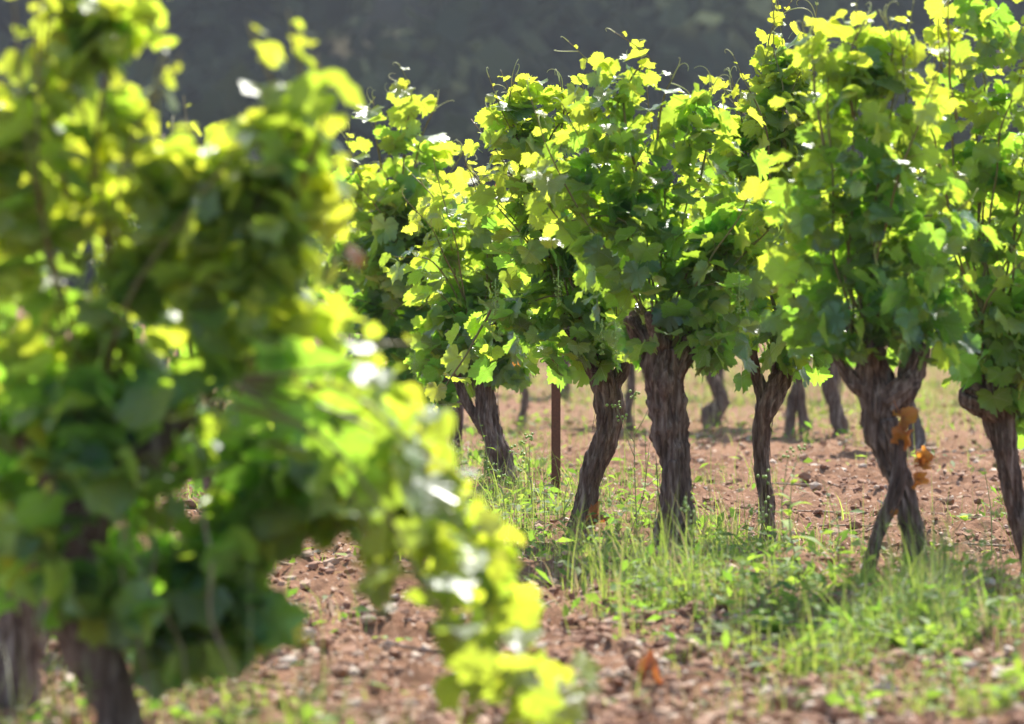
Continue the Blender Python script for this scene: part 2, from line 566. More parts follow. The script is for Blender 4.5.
def young_cluster(root, org, c, seed, n=55, L=.11):
    mb = MB(); r = np.random.default_rng(seed)
    tube(mb, [[*c, .002], [*(c - UP * L * .5), .0016], [*(c - UP * L), .001]], 5)
    V0, T0 = ICO1
    for i in range(n):
        t = r.random() ** .8
        a = r.random() * 6.283; rad = .024 * (1 - t * .75) * r.uniform(.4, 1)
        q = c - UP * (L * (.12 + .92 * t)) + np.array([math.cos(a) * rad, math.sin(a) * rad, 0])
        mb.add(V0 * r.uniform(.0022, .0036) + q, None, T0)
        sticks(mb, (q - (q - c) * [1, 1, 0])[None], q[None], .0006, .0005)
    return mb.build("grape_cluster", BERRY, root, org)

# ------------------------------------------------------------------ one vine
SUNV = np.array(sdir[:])
def vine(name, base_px, s_or_y, trunks, crowns, n_leaf, label, group, hi=True, shoots=(), n_shoot=16, leaf_sz=(.075, .125), seed=1,
         clusters=0, depth=None, nr=60, strips=26, young_top=1.0, dens=.55, d=None):
    """trunks: lists of (px, py, width px[, depth offset]); crowns: (cx, cy, rx, ry in px, depth radius m, weight);
    shoots: explicit lists of (px, py, depth offset)"""
    global rng
    rng = np.random.default_rng(seed)
    d = d or dist(s_or_y); s = F / d
    b = P(base_px, s_or_y, d)
    gz = float(ground_h(b[0], b[1])); base = np.array([b[0], b[1], gz])
    root = empty(name, base)
    mb = MB()
    for k, t in enumerate(trunks):
        pts = []
        for q in t:
            p = P(q[0], q[1], d); p[1] += q[3] if len(q) > 3 else 0
            pts.append([*p, q[2] / s / 2 * .80])
        if k == 0 or t[0][1] > s_or_y - 14:
            p0 = list(pts[0]); p0[2] = min(p0[2], gz) - .06; p0[3] *= 1.15
            pts = [p0] + pts
        fine = hi and s > 220
        tube(mb, pts, nr if fine else 16, .006 if fine else .03, .46, seed + k * 3 + 1)
    head = P(trunks[0][-1][0], trunks[0][-1][1], d)
    # loose bark strips and short spurs on the head
    main = [P(q[0], q[1], d) for q in trunks[0]]
    rad = [q[2] / s / 2 for q in trunks[0]]
    for k in range(strips):
        t = rng.random() * (len(main) - 1.01); i = int(t); f = t - i
        c = main[i] * (1 - f) + main[i + 1] * f; r = rad[i] * (1 - f) + rad[i + 1] * f
        a = rng.uniform(0, 6.283); o = np.array([math.cos(a), math.sin(a), 0])
        L = rng.uniform(.05, .14); ax = norm(main[i + 1] - main[i])
        wd = rng.uniform(.002, .005)
        q0 = c + o * r * .98; q1 = q0 + ax * L * .5 + o * rng.uniform(.0, .006); q2 = q0 + ax * L + o * rng.uniform(.002, .018)
        tube(mb, [[*q0, wd], [*q1, wd * .9], [*q2, wd * .3]], 5, .02, flat=.3)
    for k in range(5 if hi else 2):
        a = rng.uniform(0, 6.283); o = np.array([math.cos(a), math.sin(a), rng.uniform(.4, 1.2)]); o /= np.linalg.norm(o)
        r = rad[-1]
        tube(mb, [[*(head + o * r * .3), r * .45], [*(head + o * r * 1.3), r * .30], [*(head + o * r * 2.4 + UP * .02), r * .18]], 14, .01, .3, seed + k)
    mb.build("trunk", BARK, root, base)
    # crown: leaves along shoots, and leaves of the side shoots filling the crown's volume
    lm = MB()
    PO, NR, TP, SZ, YG, A0 = [], [], [], [], [], []
    cen = np.array([c[:2] for c in crowns]).mean(0); cc = P(cen[0], cen[1], d)
    topz = max(P(c[0], c[1] - c[3], d)[2] for c in crowns); botz = min(P(c[0], c[1] + c[3], d)[2] for c in crowns)
    shoot_objs = []
    targets = []
    wts = np.array([c[5] for c in crowns], float); wts /= wts.sum()
    for k in range(n_shoot):
        c = crowns[rng.choice(len(crowns), p=wts)]
        a = rng.uniform(-.15, 3.3); q = rng.uniform(.8, 1.1) + .12 * (abs(a - 1.57) < .9)
        tgt = P(c[0] + math.cos(a) * c[2] * q, c[1] - math.sin(a) * c[3] * q, d); tgt[1] += rng.uniform(-1, 1) * c[4] * .8
        targets.append([head + (rng.random(3) - .5) * .05, head * .55 + tgt * .45 + UP * rng.uniform(.05, .16) + (rng.random(3) - .5) * .12, tgt])
    for sh in shoots:
        pts = []
        for q in sh:
            p = P(q[0], q[1], d + (q[2] if len(q) > 2 else 0)); pts.append(p)
        targets.append(pts)
    for k, pts in enumerate(targets):
        expl = k >= n_shoot
        L = len(pts)
        pp = [[*p, .0050 * (1 - .72 * i / (L - 1))] for i, p in enumerate(pts)]
        m1 = MB(); tm = []; sp = spline(pp, .02 if hi else .05)
        wob = fbm(np.stack([np.arange(len(sp)) * .09, np.full(len(sp), k * 3.3), np.full(len(sp), seed)], -1), 2, seed)
        sp[:, 0] += wob * .018; sp[:, 2] += np.roll(wob, 3) * .01
        tube(m1, sp, 6 if hi else 4)
        ln = np.concatenate([[0], np.cumsum(np.linalg.norm(np.diff(sp[:, :3], axis=0), axis=1))])
        x = ln[-1]; step = .055; flip = 1
        tip = sp[-1, :3]
        # tendrils near the tip
        if hi:
            for q in range(2 if expl else 1):
                f = rng.uniform(.78, .97); p = np.array([np.interp(f * x, ln, sp[:, i]) for i in range(3)])
                cu = curl(p, norm(tip - sp[-4, :3]) + rng.normal(size=3) * .7, rng.uniform(.08, .16), int(seed * 100 + k * 10 + q))
                tm.append(MB()); tube(tm[-1], cu, 4)
            cu = curl(tip, norm(tip - sp[-4, :3]) + rng.normal(size=3) * .2, .05, seed + k)
            tm.append(MB()); tube(tm[-1], cu, 4)
        n = max(3, int(x / step)); A, B = [], []
        for i in range(n):
            f = (i + .5) / n
            if f < .25 and not expl: continue
            p = np.array([np.interp(f * x, ln, sp[:, j]) for j in range(3)])
            T = norm(np.array([np.interp(min(f + .05, 1) * x, ln, sp[:, j]) for j in range(3)]) - p)
            sd = norm(np.cross(T, rng.normal(size=3))); flip = -flip
            young = np.clip(f * 1.15 - .2 + rng.normal() * .1, 0, 1)
            size = rng.uniform(*leaf_sz) * (1.0 if f < .7 else max(.16, 1 - (f - .7) * 3.0))
            pet = size * rng.uniform(.5, .9)
            q = p + (sd * flip * .8 + UP * .2 + T * .3) * pet
            A.append(p); B.append(q)
            PO.append(q); NR.append(sd * flip * .4 + UP * .2 + SUNV * .5 + T * .2 + rng.normal(size=3) * .35)
            TP.append(sd * flip * .6 - UP * .55 + rng.normal(size=3) * .3); SZ.append(size); YG.append(young * .8 + .2 * young_top)
        sticks(m1, A, B, .0012, .0009, -.004)
        m1.build("shoot", STEM, root, base)
        if tm and (expl or k % 3 == 0): [q.build("tendril", TEND, root, base) for q in tm]
    N = int(n_leaf * dens)
    pick = rng.choice(len(crowns), N, p=wts)
    CR = np.array([c[:5] for c in crowns])[pick]
    u = norm(rng.normal(size=(N, 3))); rr = rng.random(N) ** (1 / 2.1)
    lump = 1 + .24 * fbm(u * 2.2 + pick[:, None] * 5 + seed, 2, seed)
    off = u * (rr * lump)[:, None]
    px = CR[:, 0] + off[:, 0] * CR[:, 2]; py = CR[:, 1] - off[:, 2] * CR[:, 3]
    hh = np.clip((P(0, 1, d)[2] * 0 + H - (py - HY) / F * d - botz) / (topz - botz), 0, 1)
    pos = np.stack([(px - 512) / F * d, d + off[:, 1] * CR[:, 4] * (.95 - .5 * hh), H - (py - HY) / F * d], -1)
    # clumps and gaps
    g = noise(pos * 7.0 + seed, seed + 4)
    keep = (g > -.18) | (rng.random(N) < .10)
    pos, rr, u = pos[keep], rr[keep], u[keep]
    N = len(pos)
    out = norm(u * [1, 1, .6] + (pos - cc) * .4)
    nr_ = out * .38 + UP * .25 + SUNV * .6 + rng.normal(size=(N, 3)) * .55
    tp_ = out * .35 - UP * .85 + rng.normal(size=(N, 3)) * .4
    hz = np.clip((pos[:, 2] - botz) / (topz - botz), 0, 1)
    k2 = rng.random(N) > .42 * np.clip((pos[:, 2] - botz) / (topz - botz) * 1.5 - .3, 0, 1)
    pos, rr, u, pick = pos[k2], rr[k2], u[k2], pick[keep][k2]
    N = len(pos); out = norm(u * [1, 1, .6] + (pos - cc) * .4)
    nr_ = out * .38 + UP * .25 + SUNV * .6 + rng.normal(size=(N, 3)) * .5
    tp_ = out * .35 - UP * .85 + rng.normal(size=(N, 3)) * .4
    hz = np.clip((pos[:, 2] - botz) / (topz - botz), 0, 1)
    LIT_TINT = np.array([c[6] if len(c) > 6 else 0 for c in crowns])[pick]  # optional last crown value: sunlit look put into the leaf colour
    yg = np.clip(LIT_TINT + .16 + .85 * hz ** 1.1 * (rr ** 1.3) * young_top + rng.normal(size=N) * .15, 0, 1)
    sz = rng.uniform(leaf_sz[0], leaf_sz[1], N) * (1.05 - .35 * yg)
    pet = pos - norm(tp_ * .3 + out * .8 + UP * .3) * (sz * .8)[:, None]
    sticks(lm, pet, pos, .0011, .0008, -.003)
    if PO:
        PO = np.vstack([pos, PO]); NR = np.vstack([nr_, NR]); TP = np.vstack([tp_, TP]); SZ = np.concatenate([sz, SZ]); YG = np.concatenate([yg, YG])
    leaves(lm, PO, NR, TP, SZ, YG, hi)
    lm.build("crown", LEAF, root, base)
    for k in range(clusters):
        a = rng.uniform(-1, 1)
        c = P(cen[0] + a * crowns[0][2] * .8, crowns[0][1] + crowns[0][3] * rng.uniform(.35, .85), d); c[1] -= crowns[0][4] * rng.uniform(.7, 1.0)
        young_cluster(root, base, c, seed * 10 + k)
    tag(root, label, "vine", group)
    return root

G1 = "grape vines of the nearest sharp row"
G2 = "grape vines of the row behind"
# A: the thick straight trunk in the middle
vA = vine("grape_vine", 675, 553,
     [[(676, 556, 50), (674, 540, 42), (677, 505, 36), (674, 460, 35), (668, 415, 38), (663, 378, 42), (664, 350, 40)],
      [(662, 385, 26, .01), (652, 362, 24, .02), (640, 340, 18, .02), (628, 318, 14)], [(666, 385, 28), (682, 360, 24), (692, 335, 18), (700, 310, 12)],
      [(684, 560, 14, -.02), (676, 535, 18, -.03), (672, 500, 14, -.04), (673, 460, 10, -.045)]],
     [(655, 215, 118, 132, .38, 1.0), (590, 170, 70, 95, .25, .35), (730, 225, 75, 115, .3, .45), (655, 340, 66, 30, .26, .22), (715, 330, 50, 40, .3, .2), (620, 100, 60, 50, .22, .25), (690, 120, 60, 50, .22, .25)], 1350,
     "thick straight trunked grape vine standing upright in the middle of the sharp row", G1, leaf_sz=(.055, .10), seed=11, clusters=2,
     shoots=[[(640, 200), (622, 110), (632, 72), (645, 62), (612, 36)], [(700, 180), (715, 120), (712, 84)], [(655, 160), (660, 100), (672, 72)]])
# B: leaning trunk left of it
vB = vine("grape_vine", 580, 532,
     [[(580, 534, 30), (582, 515, 28), (590, 482, 25), (602, 447, 27), (611, 413, 31), (607, 388, 30), (597, 366, 24), (586, 346, 20)],
      [(606, 395, 16), (622, 372, 14), (634, 350, 12)]],
     [(548, 215, 88, 135, .36, 1.0), (520, 130, 45, 55, .25, .3), (590, 290, 70, 75, .3, .4), (580, 345, 55, 34, .26, .25), (520, 330, 45, 55, .3, .25), (525, 110, 38, 42, .2, .1)], 1080,
     "grape vine with slender bowed trunk leaning left, right of the rusty stake", G1, leaf_sz=(.055, .10), seed=12, clusters=4,
     shoots=[[(560, 220), (545, 150), (580, 95), (590, 75), (568, 44)], [(530, 180), (510, 110), (512, 76)], [(560, 160), (560, 110), (555, 84)],
             [(500, 300, -.2), (470, 350, -.25), (450, 380, -.25), (428, 415, -.25)]])
# C: left of the stake
vC = vine("grape_vine", 508, 495,
     [[(510, 498, 24), (504, 475, 25), (495, 445, 25), (488, 418, 25), (484, 392, 20), (480, 362, 18)],
      [(490, 432, 15), (478, 421, 11), (466, 400, 10), (455, 372, 10)]],
     [(470, 262, 78, 110, .36, 1.0), (455, 350, 45, 50, .3, .4), (500, 340, 42, 45, .3, .3), (440, 400, 18, 34, .12, .06)], 900,
     "grape vine with grey forked trunk just left of the rusty stake", G1, leaf_sz=(.065, .115), seed=13, clusters=4)
# D: the leftmost of the sharp ones, half hidden by the blurred vine
vD = vine("grape_vine", 452, 470,
     [[(452, 472, 17), (455, 445, 15), (456, 415, 16), (452, 385, 15), (446, 350, 14)], [(452, 395, 12), (436, 372, 10), (425, 345, 9)]],
     [(408, 230, 68, 128, .36, 1.0), (375, 290, 45, 120, .3, .6), (420, 360, 50, 50, .3, .3)], 760,
     "grape vine whose leafy crown rises alone left of the dip, topped by a curling shoot", G1, seed=14, clusters=2, leaf_sz=(.09, .145),
     shoots=[[(400, 200), (402, 140), (408, 100), (404, 84), (396, 68)], [(410, 180), (420, 130), (432, 110), (436, 100)], [(370, 200), (352, 150), (350, 128)],
             [(385, 170), (376, 120), (375, 98)], [(440, 200), (455, 165), (462, 150)]])
# E: thin trunk right of the middle one
vE = vine("grape_vine", 769, 542,
     [[(770, 545, 20), (768, 515, 17), (765, 487, 16), (762, 455, 17), (763, 423, 20), (772, 396, 28), (784, 368, 24), (789, 345, 20)],
      [(766, 405, 16), (758, 380, 13), (752, 352, 12)]],
     [(770, 205, 90, 130, .30, 1.1, .3), (800, 120, 55, 80, .25, .35), (745, 320, 55, 52, .3, .35), (800, 325, 50, 50, .3, .3), (745, 150, 50, 60, .25, .3), (790, 60, 40, 60, .22, .28)], 1250,  # main crown's leaves tinted yellower to look sunlit
     "grape vine with thin dark trunk between the thick straight one and the split one", G1, leaf_sz=(.055, .10), seed=15, clusters=1,
     shoots=[[(780, 180), (775, 110), (768, 70), (772, 30), (790, 2)], [(740, 180), (745, 110), (735, 75)]])
# F: the split trunk with dried orange leaves
vF = vine("grape_vine", 897, 592,
     [[(923, 578, 20), (919, 550, 18), (910, 509, 20), (896, 470, 27), (884, 435, 38), (878, 400, 44), (872, 370, 38), (866, 342, 30)],
      [(864, 592, 15, -.03), (870, 560, 14, -.03), (879, 528, 15, -.05), (894, 487, 17, -.06), (898, 455, 17, -.05), (888, 420, 16, -.04)],
      [(906, 592, 17, -.01), (908, 560, 13, -.02), (904, 520, 13, -.02), (896, 480, 13, -.02)],
      [(886, 400, 34, -.02), (902, 388, 30, -.03), (912, 372, 26), (922, 345, 18)], [(874, 385, 30), (858, 385, 20, -.01), (842, 365, 14), (832, 340, 12)]],
     [(878, 185, 96, 155, .40, 1.0), (860, 85, 70, 75, .28, .3), (930, 280, 75, 85, .35, .5), (880, 335, 75, 30, .3, .2), (860, 45, 60, 50, .25, .25), (800, 210, 45, 120, .22, .2, .25), (825, 300, 55, 60, .3, .25)], 1250,
     "grape vine on a split gnarled trunk with dried orange leaves caught on it", G1, leaf_sz=(.050, .09), seed=16, clusters=0,
     shoots=[[(850, 120), (845, 60), (866, 14)], [(880, 100), (890, 50), (880, 20)], [(820, 150), (815, 60), (800, 30)]])
# G: at the right edge
vG = vine("grape_vine", 1034, 575,
     [[(1036, 580, 30), (1030, 550, 26), (1018, 505, 24), (1008, 465, 26), (1000, 425, 30), (992, 395, 32), (985, 365, 26)],
      [(1000, 412, 30, -.01), (985, 402, 34, -.02), (970, 396, 30, -.02), (962, 392, 22, -.02)], [(1000, 420, 24), (1018, 390, 22), (1030, 360, 18)]],
     [(1000, 170, 90, 200, .42, 1.0), (990, 340, 62, 70, .36, .45), (1060, 300, 70, 120, .4, .5), (985, 20, 60, 80, .3, .45), (1020, 400, 30, 45, .3, .12)], 1350,
     "grape vine at the right edge with a knobbly burl on its dark leaning trunk", G1, leaf_sz=(.050, .09), seed=17,
     shoots=[[(960, 120, -.3), (950, 40, -.35), (945, -10, -.4)]])

# the near blurred vines on the left
G0 = "large blurred grape vines of the near row"
vN = vine("grape_vine", 128, 775,
     [[(128, 780, 60), (122, 735, 56), (108, 690, 56), (86, 640, 58), (74, 590, 62), (82, 540, 60), (100, 495, 54)],
      [(110, 500, 44), (150, 450, 36), (190, 410, 28)], [(90, 530, 44), (50, 470, 36), (20, 430, 26)]],
     [(90, 240, 170, 190, .22, .62, .35), (265, 240, 85, 130, .2, .52, .35), (300, 470, 95, 80, .22, .35), (100, 40, 85, 100, .16, .34, .2), (100, 480, 150, 100, .35, .36), (215, 560, 60, 55, .3, .12),
      (370, 410, 60, 80, .22, .24, .35), (400, 500, 85, 75, .25, .26, .45), (455, 565, 70, 55, .25, .15, .5), (290, 130, 50, 105, .15, .18, .2), (200, 190, 60, 70, .18, .14, .3), (540, 695, 80, 38, .25, .07, .6), (490, 615, 60, 50, .25, .07, .55), (440, 590, 50, 50, .2, .08, .4), (80, 420, 130, 100, .3, .35), (190, 610, 80, 65, .3, .22), (90, 560, 130, 60, .35, .25), (230, 600, 50, 75, .25, .14), (30, 150, 110, 150, .2, .35, .3)], 3800,  # trailing crown values paint these leaves yellower, as if in sun
     "large blurred grape vine near the camera with a low branch reaching right", G0, hi=False, seed=21, leaf_sz=(.048, .092), n_shoot=18, strips=4, dens=.62,
     shoots=[[(250, 260), (285, 190), (305, 120), (300, 60), (285, 10)], [(240, 240), (275, 160), (285, 110), (262, 50), (250, 20)],
             [(260, 240), (300, 170), (325, 140), (335, 180)], [(240, 400, -.3), (320, 430, -.4), (390, 510, -.45), (440, 600, -.5), (510, 670, -.5), (600, 700, -.5)],
             [(240, 380, -.3), (330, 370, -.4), (385, 345, -.4)], [(330, 430, -.3), (420, 450, -.35), (455, 470, -.4)], [(200, 200), (205, 140), (190, 115)], [(300, 200), (330, 120), (318, 50)], [(240, 380, -.3), (330, 390, -.35), (400, 440, -.4), (470, 540, -.4), (525, 560, -.4)],
             [(240, 380, -.3), (320, 400, -.3), (390, 430, -.3), (450, 480, -.3)], [(240, 380, -.3), (330, 440, -.35), (380, 540, -.35), (400, 620, -.35)],
             [(90, 200), (110, 80), (150, 0), (160, -40)], [(60, 200), (40, 80), (50, 0)]])
def hanging(root, d, lines, mat, nm):
    org = np.array(root.location)
    for k, ln in enumerate(lines):
        mb = MB(); pts = [[*(P(a, b, d) + [0, dy, 0] - org), .0030 - .0005 * i] for i, (a, b, dy) in enumerate(ln)]
        sp = spline(pts, .03); sp[:, 0] += .012 * noise(np.stack([np.arange(len(sp)) * .35, 0 * sp[:, 0] + k, 0 * sp[:, 0]], -1), 5)
        tube(mb, sp, 6); mb.build(nm, mat, root)
DRYS = stem_material("dry_cane", (.16, .11, .07), (.36, .28, .19), .7)
hanging(vN, dist(775), [[(150, 470, -.1), (160, 540, -.14), (150, 620, -.15), (158, 700, -.12)], [(120, 480, -.12), (140, 560, -.16), (185, 640, -.16), (200, 710, -.15)],
    [(215, 500, -.2), (225, 590, -.25), (240, 690, -.22), (250, 730, -.2)], [(60, 500, -.1), (40, 580, -.15), (30, 680, -.15), (35, 740, -.1)],
    [(20, 520, -.1), (55, 600, -.14), (62, 690, -.14)], [(140, 450, -.2), (128, 520, -.2), (138, 580, -.2)]], DRYS, "dead_cane")
vN2 = vine("grape_vine", 8, 700,
     [[(8, 705, 62), (14, 660, 60), (24, 610, 56), (18, 550, 52), (10, 500, 46)], [(-20, 700, 30, .1), (-14, 650, 28, .1), (0, 600, 28, .1), (10, 540, 26, .1)]],
     [(-20, 250, 190, 220, .4, 1.0), (0, 470, 110, 90, .4, .3)], 520,
     "blurred grape vine at the left edge, mostly cut off by the frame", G0, hi=False, seed=22, leaf_sz=(.048, .092), n_shoot=10, strips=3)
vN3 = vine("grape_vine", 215, 640,
     [[(215, 645, 36), (210, 600, 32), (222, 550, 32), (220, 500, 34), (215, 460, 30)]],
     [(225, 280, 120, 165, .4, 1.0), (250, 420, 80, 80, .35, .35)], 320,
     "blurred grape vine hidden behind the large near one", G0, hi=False, seed=23, leaf_sz=(.048, .092), n_shoot=9, strips=2)

# the row behind
def back_vine(bx, by, tr, label, seed, n=420):
    d_ = dist(by); s = F / d_
    cx = tr[0][-1][0]
    return vine("grape_vine", bx, by, tr, [(cx, HY - .26 * s, .46 * s, .40 * s, .4, 1.0), (cx, HY + .18 * s, .40 * s, .2 * s, .35, .4)], n, label, G2, hi=False, seed=seed,
                n_shoot=9, strips=0)
back_vine(713, 425, [[(711, 428, 24), (713, 415, 24), (722, 402, 19), (716, 388, 15), (712, 372, 14), (722, 355, 12)]],
          "blurred distant vine with a short crooked trunk seen right of the thick straight trunk", 31)
back_vine(800, 430, [[(806, 430, 15), (802, 410, 12), (800, 390, 12), (795, 365, 12)], [(790, 428, 14), (792, 405, 12), (797, 385, 10)]],
          "blurred distant vine with twin thin trunks right behind the thin dark one", 32)
back_vine(838, 432, [[(842, 434, 20), (836, 410, 17), (830, 388, 17), (826, 365, 15)]],
          "blurred distant vine trunk seen left of the split gnarled trunk", 33)
back_vine(917, 445, [[(918, 447, 22), (914, 425, 16), (908, 400, 15), (905, 372, 14)]],
          "blurred distant vine trunk seen right of the split gnarled trunk", 34)
back_vine(630, 424, [[(630, 425, 12), (628, 408, 10), (632, 385, 10), (630, 365, 10)]],
          "blurred distant vine with slim trunk between the bowed and the thick trunk", 35)
back_vine(420, 430, [[(420, 432, 14), (424, 405, 12), (420, 380, 12), (418, 360, 10)]], "blurred distant vine behind the leftmost sharp crown", 36)
back_vine(524, 418, [[(522, 418, 10), (526, 400, 9), (522, 380, 9), (524, 362, 9)]], "blurred distant vine behind the rusty stake", 37)
back_vine(1000, 440, [[(1000, 440, 16), (1004, 415, 14), (1000, 390, 14), (998, 368, 12)]], "blurred distant vine behind the trunk with the burl", 38)

# the rows farther back: copies of two plain vines
def local_vine(seed, dd):
    s = F / dd; by = HY + H * s
    v = vine("grape_vine", 512, by, [[(512, by, .09 * s), (512 + .02 * s, by - .2 * s, .07 * s), (512 - .02 * s, by - .42 * s, .08 * s), (512, by - .58 * s, .07 * s)]],
             [(512, HY - .22 * s, .50 * s, .42 * s, .42, 1.0), (512, HY + .2 * s, .42 * s, .22 * s, .38, .45)], 420,
             "blurred vine in the rows far behind, before the dark wooded hill", "grape vines of the far blurred rows", hi=False, seed=seed, n_shoot=8, strips=0, leaf_sz=(.09, .14))
    return v
def copy_tree(o):
    c = o.copy(); C.objects.link(c)
    for ch in o.children:
        k = ch.copy(); C.objects.link(k); k.parent = c
    return c
protos = [local_vine(41, 31.0), local_vine(42, 31.0)]
bpy.context.view_layer.update()
first = True
spots = []
for dd, x0, x1, sp in ((31, -2.6, 4.6, 1.0), (37, -3.0, 5.6, 1.05), (44, -4.0, 6.4, 1.15), (52, -4.6, 7.4, 1.25)):
    x = x0
    while x < x1:
        spots.append((x + random.uniform(-.12, .12), dd + random.uniform(-.3, .3) - (x - x0) * .22))
        x += sp
for i, (x, y) in enumerate(spots):
    o = protos[i] if i < 2 else copy_tree(protos[i % 2])
    o.location = (x, y, float(ground_h(x, y)))
    o.rotation_euler = (0, 0, random.uniform(0, 6.28))
    k = random.uniform(.92, 1.08); o.scale = (k, k, random.uniform(.92, 1.06))

# ------------------------------------------------------------------ stake
def stake():
    d = dist(500); s = F / d
    b = P(556, 500, d); b[2] = float(ground_h(b[0], b[1]))
    root = empty("vine_stake", b)
    mb = MB()
    # a rolled steel angle: two flanges
    wv, t, h = .034, .004, .95
    for (x0, x1, y0, y1) in ((-wv / 2, wv / 2, 0, t), (-wv / 2, -wv / 2 + t, t + .0005, .028)):
        V = np.array([[x, y, z] for z in (-.1, h) for (x, y) in ((x0, y0), (x1, y0), (x1, y1), (x0, y1))])
        mb.add(V + b, [[0, 1, 5, 4], [1, 2, 6, 5], [2, 3, 7, 6], [3, 0, 4, 7], [4, 5, 6, 7], [3, 2, 1, 0]])
    mb.build("post", RUST, root, b, smooth=False)
    m2 = MB(); c = b + [0, .012, .62]
    th = np.linspace(0, 6.283, 17)
    tube(m2, np.array([[c[0] + .026 * math.cos(a), c[1] + .024 * math.sin(a), c[2] + .004 * math.sin(2 * a), .0016] for a in th]), 5)
    m2.build("tie_wire", RUST, root, b)
    tag(root, "brown rusty metal stake standing upright between two vine trunks", "stake")
stake()

# ------------------------------------------------------------------ dried leaves and litter
def dead_leaf(px, py, d, size, nrm, tip, label, parent=None, mat=DRYL, roll=1.0):
    c = P(px, py, d)
    V, T, U = leaf_template(int(px * 7 + py), True)
    V = V.copy(); V[:, 2] += roll * V[:, 0] ** 2 * 2.4 + .20 * np.sin(V[:, 1] * 9 + px) + .16 * np.sin(V[:, 0] * 15 + 2)
    V[:, 0] *= .8
    n = norm(np.array(nrm, float)); t = np.array(tip, float); t = norm(t - n * n.dot(t)); sd = np.cross(t, n)
    W = size * (V[:, :1] * sd + V[:, 1:2] * t + V[:, 2:] * n)
    mb = MB(); mb.add(W, None, T, U, np.tile([random.random(), random.random(), .1, 1], (len(W), 1)))
    tube(mb, [[0, 0, 0, .0012], [*(-t * size * .35 + n * .01), .001], [*(-t * size * .7 + UP * .01), .0009]], 4)
    if parent is not None:
        return mb.build("dried_leaf", mat, parent, -(c - np.array(parent.location)))
    o = mb.build("fallen_leaf", mat, None, (0, 0, 0), loc=c)
    return tag(o, label, "leaf")
dF = dist(592)
for (px, py, sz, nn, tt) in ((899, 418, .085, (.3, -.8, .3), (.2, .1, -1)), (907, 436, .09, (-.4, -.8, .1), (-.3, 0, -1)), 
                         (920, 466, .07, (.1, -.9, .4), (1, 0, -.1)), (927, 462, .06, (-.4, -.7, .6), (.8, .2, .5)), (916, 478, .06, (.5, -.7, .1), (.1, 0, -1)),
                         (893, 512, .03, (.2, -.8, .3), (-.2, 0, -1)), (926, 565, .035, (.7, -.5, .3), (.1, .1, -1))):
    dead_leaf(px, py, dF - .07, sz * .68, nn, tt, None, vF)
dead_leaf(594, 521, dist(534), .075, (.3, -.8, .6), (.6, .1, .5), "curled red-brown dead leaf at the foot of the bowed trunk", mat=DULL)
dead_leaf(648, 676, dist(680), .055, (.2, -.5, .9), (1, .2, .2), "rusty brown curled leaf lying on bare soil in front", mat=DULL)

def scatter(n, y0, y1, margin=120):
    """random ground points, evenly spread over the photograph's ground"""
    py = rng.uniform(y0, y1, n); px = rng.uniform(-margin, 1024 + margin, n)
    d = H * F / (py - HY); x = (px - 512) / F * d
    return x, d, px, py

rng = np.random.default_rng(77)
def gravel():
    mb = MB()
    V0, T0 = ICO1
    V2, T2 = ICO2
    rocks = []
    for k in range(10):
        v = V0 * rng.uniform(.5, 1.2, (1, 3)) + rng.normal(size=V0.shape) * .17
        v[:, 2] *= .65; rocks.append((v, T0))
    x, y, _, _ = scatter(46000, 375, 745, 60)
    size = .0035 + .020 * rng.random(len(x)) ** 6 + .010 * rng.random(len(x)) ** 2 * (noise(np.stack([x * 3, y * 3, 0 * x], -1), 71) > .1)
    z = ground_h(x, y)
    var = rng.integers(0, 10, len(x)); tone = rng.random(len(x)) ** 1.5; ang = rng.uniform(0, 6.283, len(x))
    for k in range(10):
        s = np.where(var == k)[0]
        v, T = rocks[k]
        c, sn = np.cos(ang[s])[:, None], np.sin(ang[s])[:, None]
        W = np.stack([(v[:, 0] * c - v[:, 1] * sn), (v[:, 0] * sn + v[:, 1] * c), np.repeat(v[None, :, 2], len(s), 0)], -1) * size[s, None, None]
        W = W + np.stack([x[s], y[s], z[s] + size[s] * .25], -1)[:, None]
        TT = (T[None] + (np.arange(len(s)) * len(v))[:, None, None]).reshape(-1, 3)
        mb.add(W.reshape(-1, 3), None, TT, None, np.repeat(np.stack([tone[s], tone[s], tone[s], np.ones(len(s))], -1), len(v), 0))
    tag(mb.build("gravel", ROCK, smooth=False), "loose pale stones and red clods strewn over the soil", "gravel", kind="stuff")
    # bits of dry stalk, bark and leaf
    mb = MB()
    x, y, _, _ = scatter(9000, 378, 745, 60)
    z = ground_h(x, y) + .006
    n = len(x)
    a = rng.uniform(0, 6.283, n); L = rng.uniform(.01, .045, n); wd = .0010 + .006 * rng.random(n) ** 3
    t = np.stack([np.cos(a), np.sin(a), rng.normal(size=n) * .25], -1); sd = np.stack([-np.sin(a), np.cos(a), rng.normal(size=n) * .4], -1)
    c = np.stack([x, y, z], -1)
    V = np.stack([c - t * L[:, None], c - sd * wd[:, None] + UP * .003, c + sd * wd[:, None] + UP * .003, c + t * L[:, None] + UP * (rng.random((n, 1)) * .012)], 1).reshape(-1, 3)
    T = (np.array([[0, 1, 2], [1, 3, 2]])[None] + (np.arange(n) * 4)[:, None, None]).reshape(-1, 3)
    r = rng.random(n)
    mb.add(V, None, T, None, np.repeat(np.stack([r, rng.random(n), 0 * r, 0 * r + 1], -1), 4, 0))
    tag(mb.build("leaf_litter", LITM), "bits of dry stalk and dead leaf littering the soil", "litter", kind="stuff")
gravel()

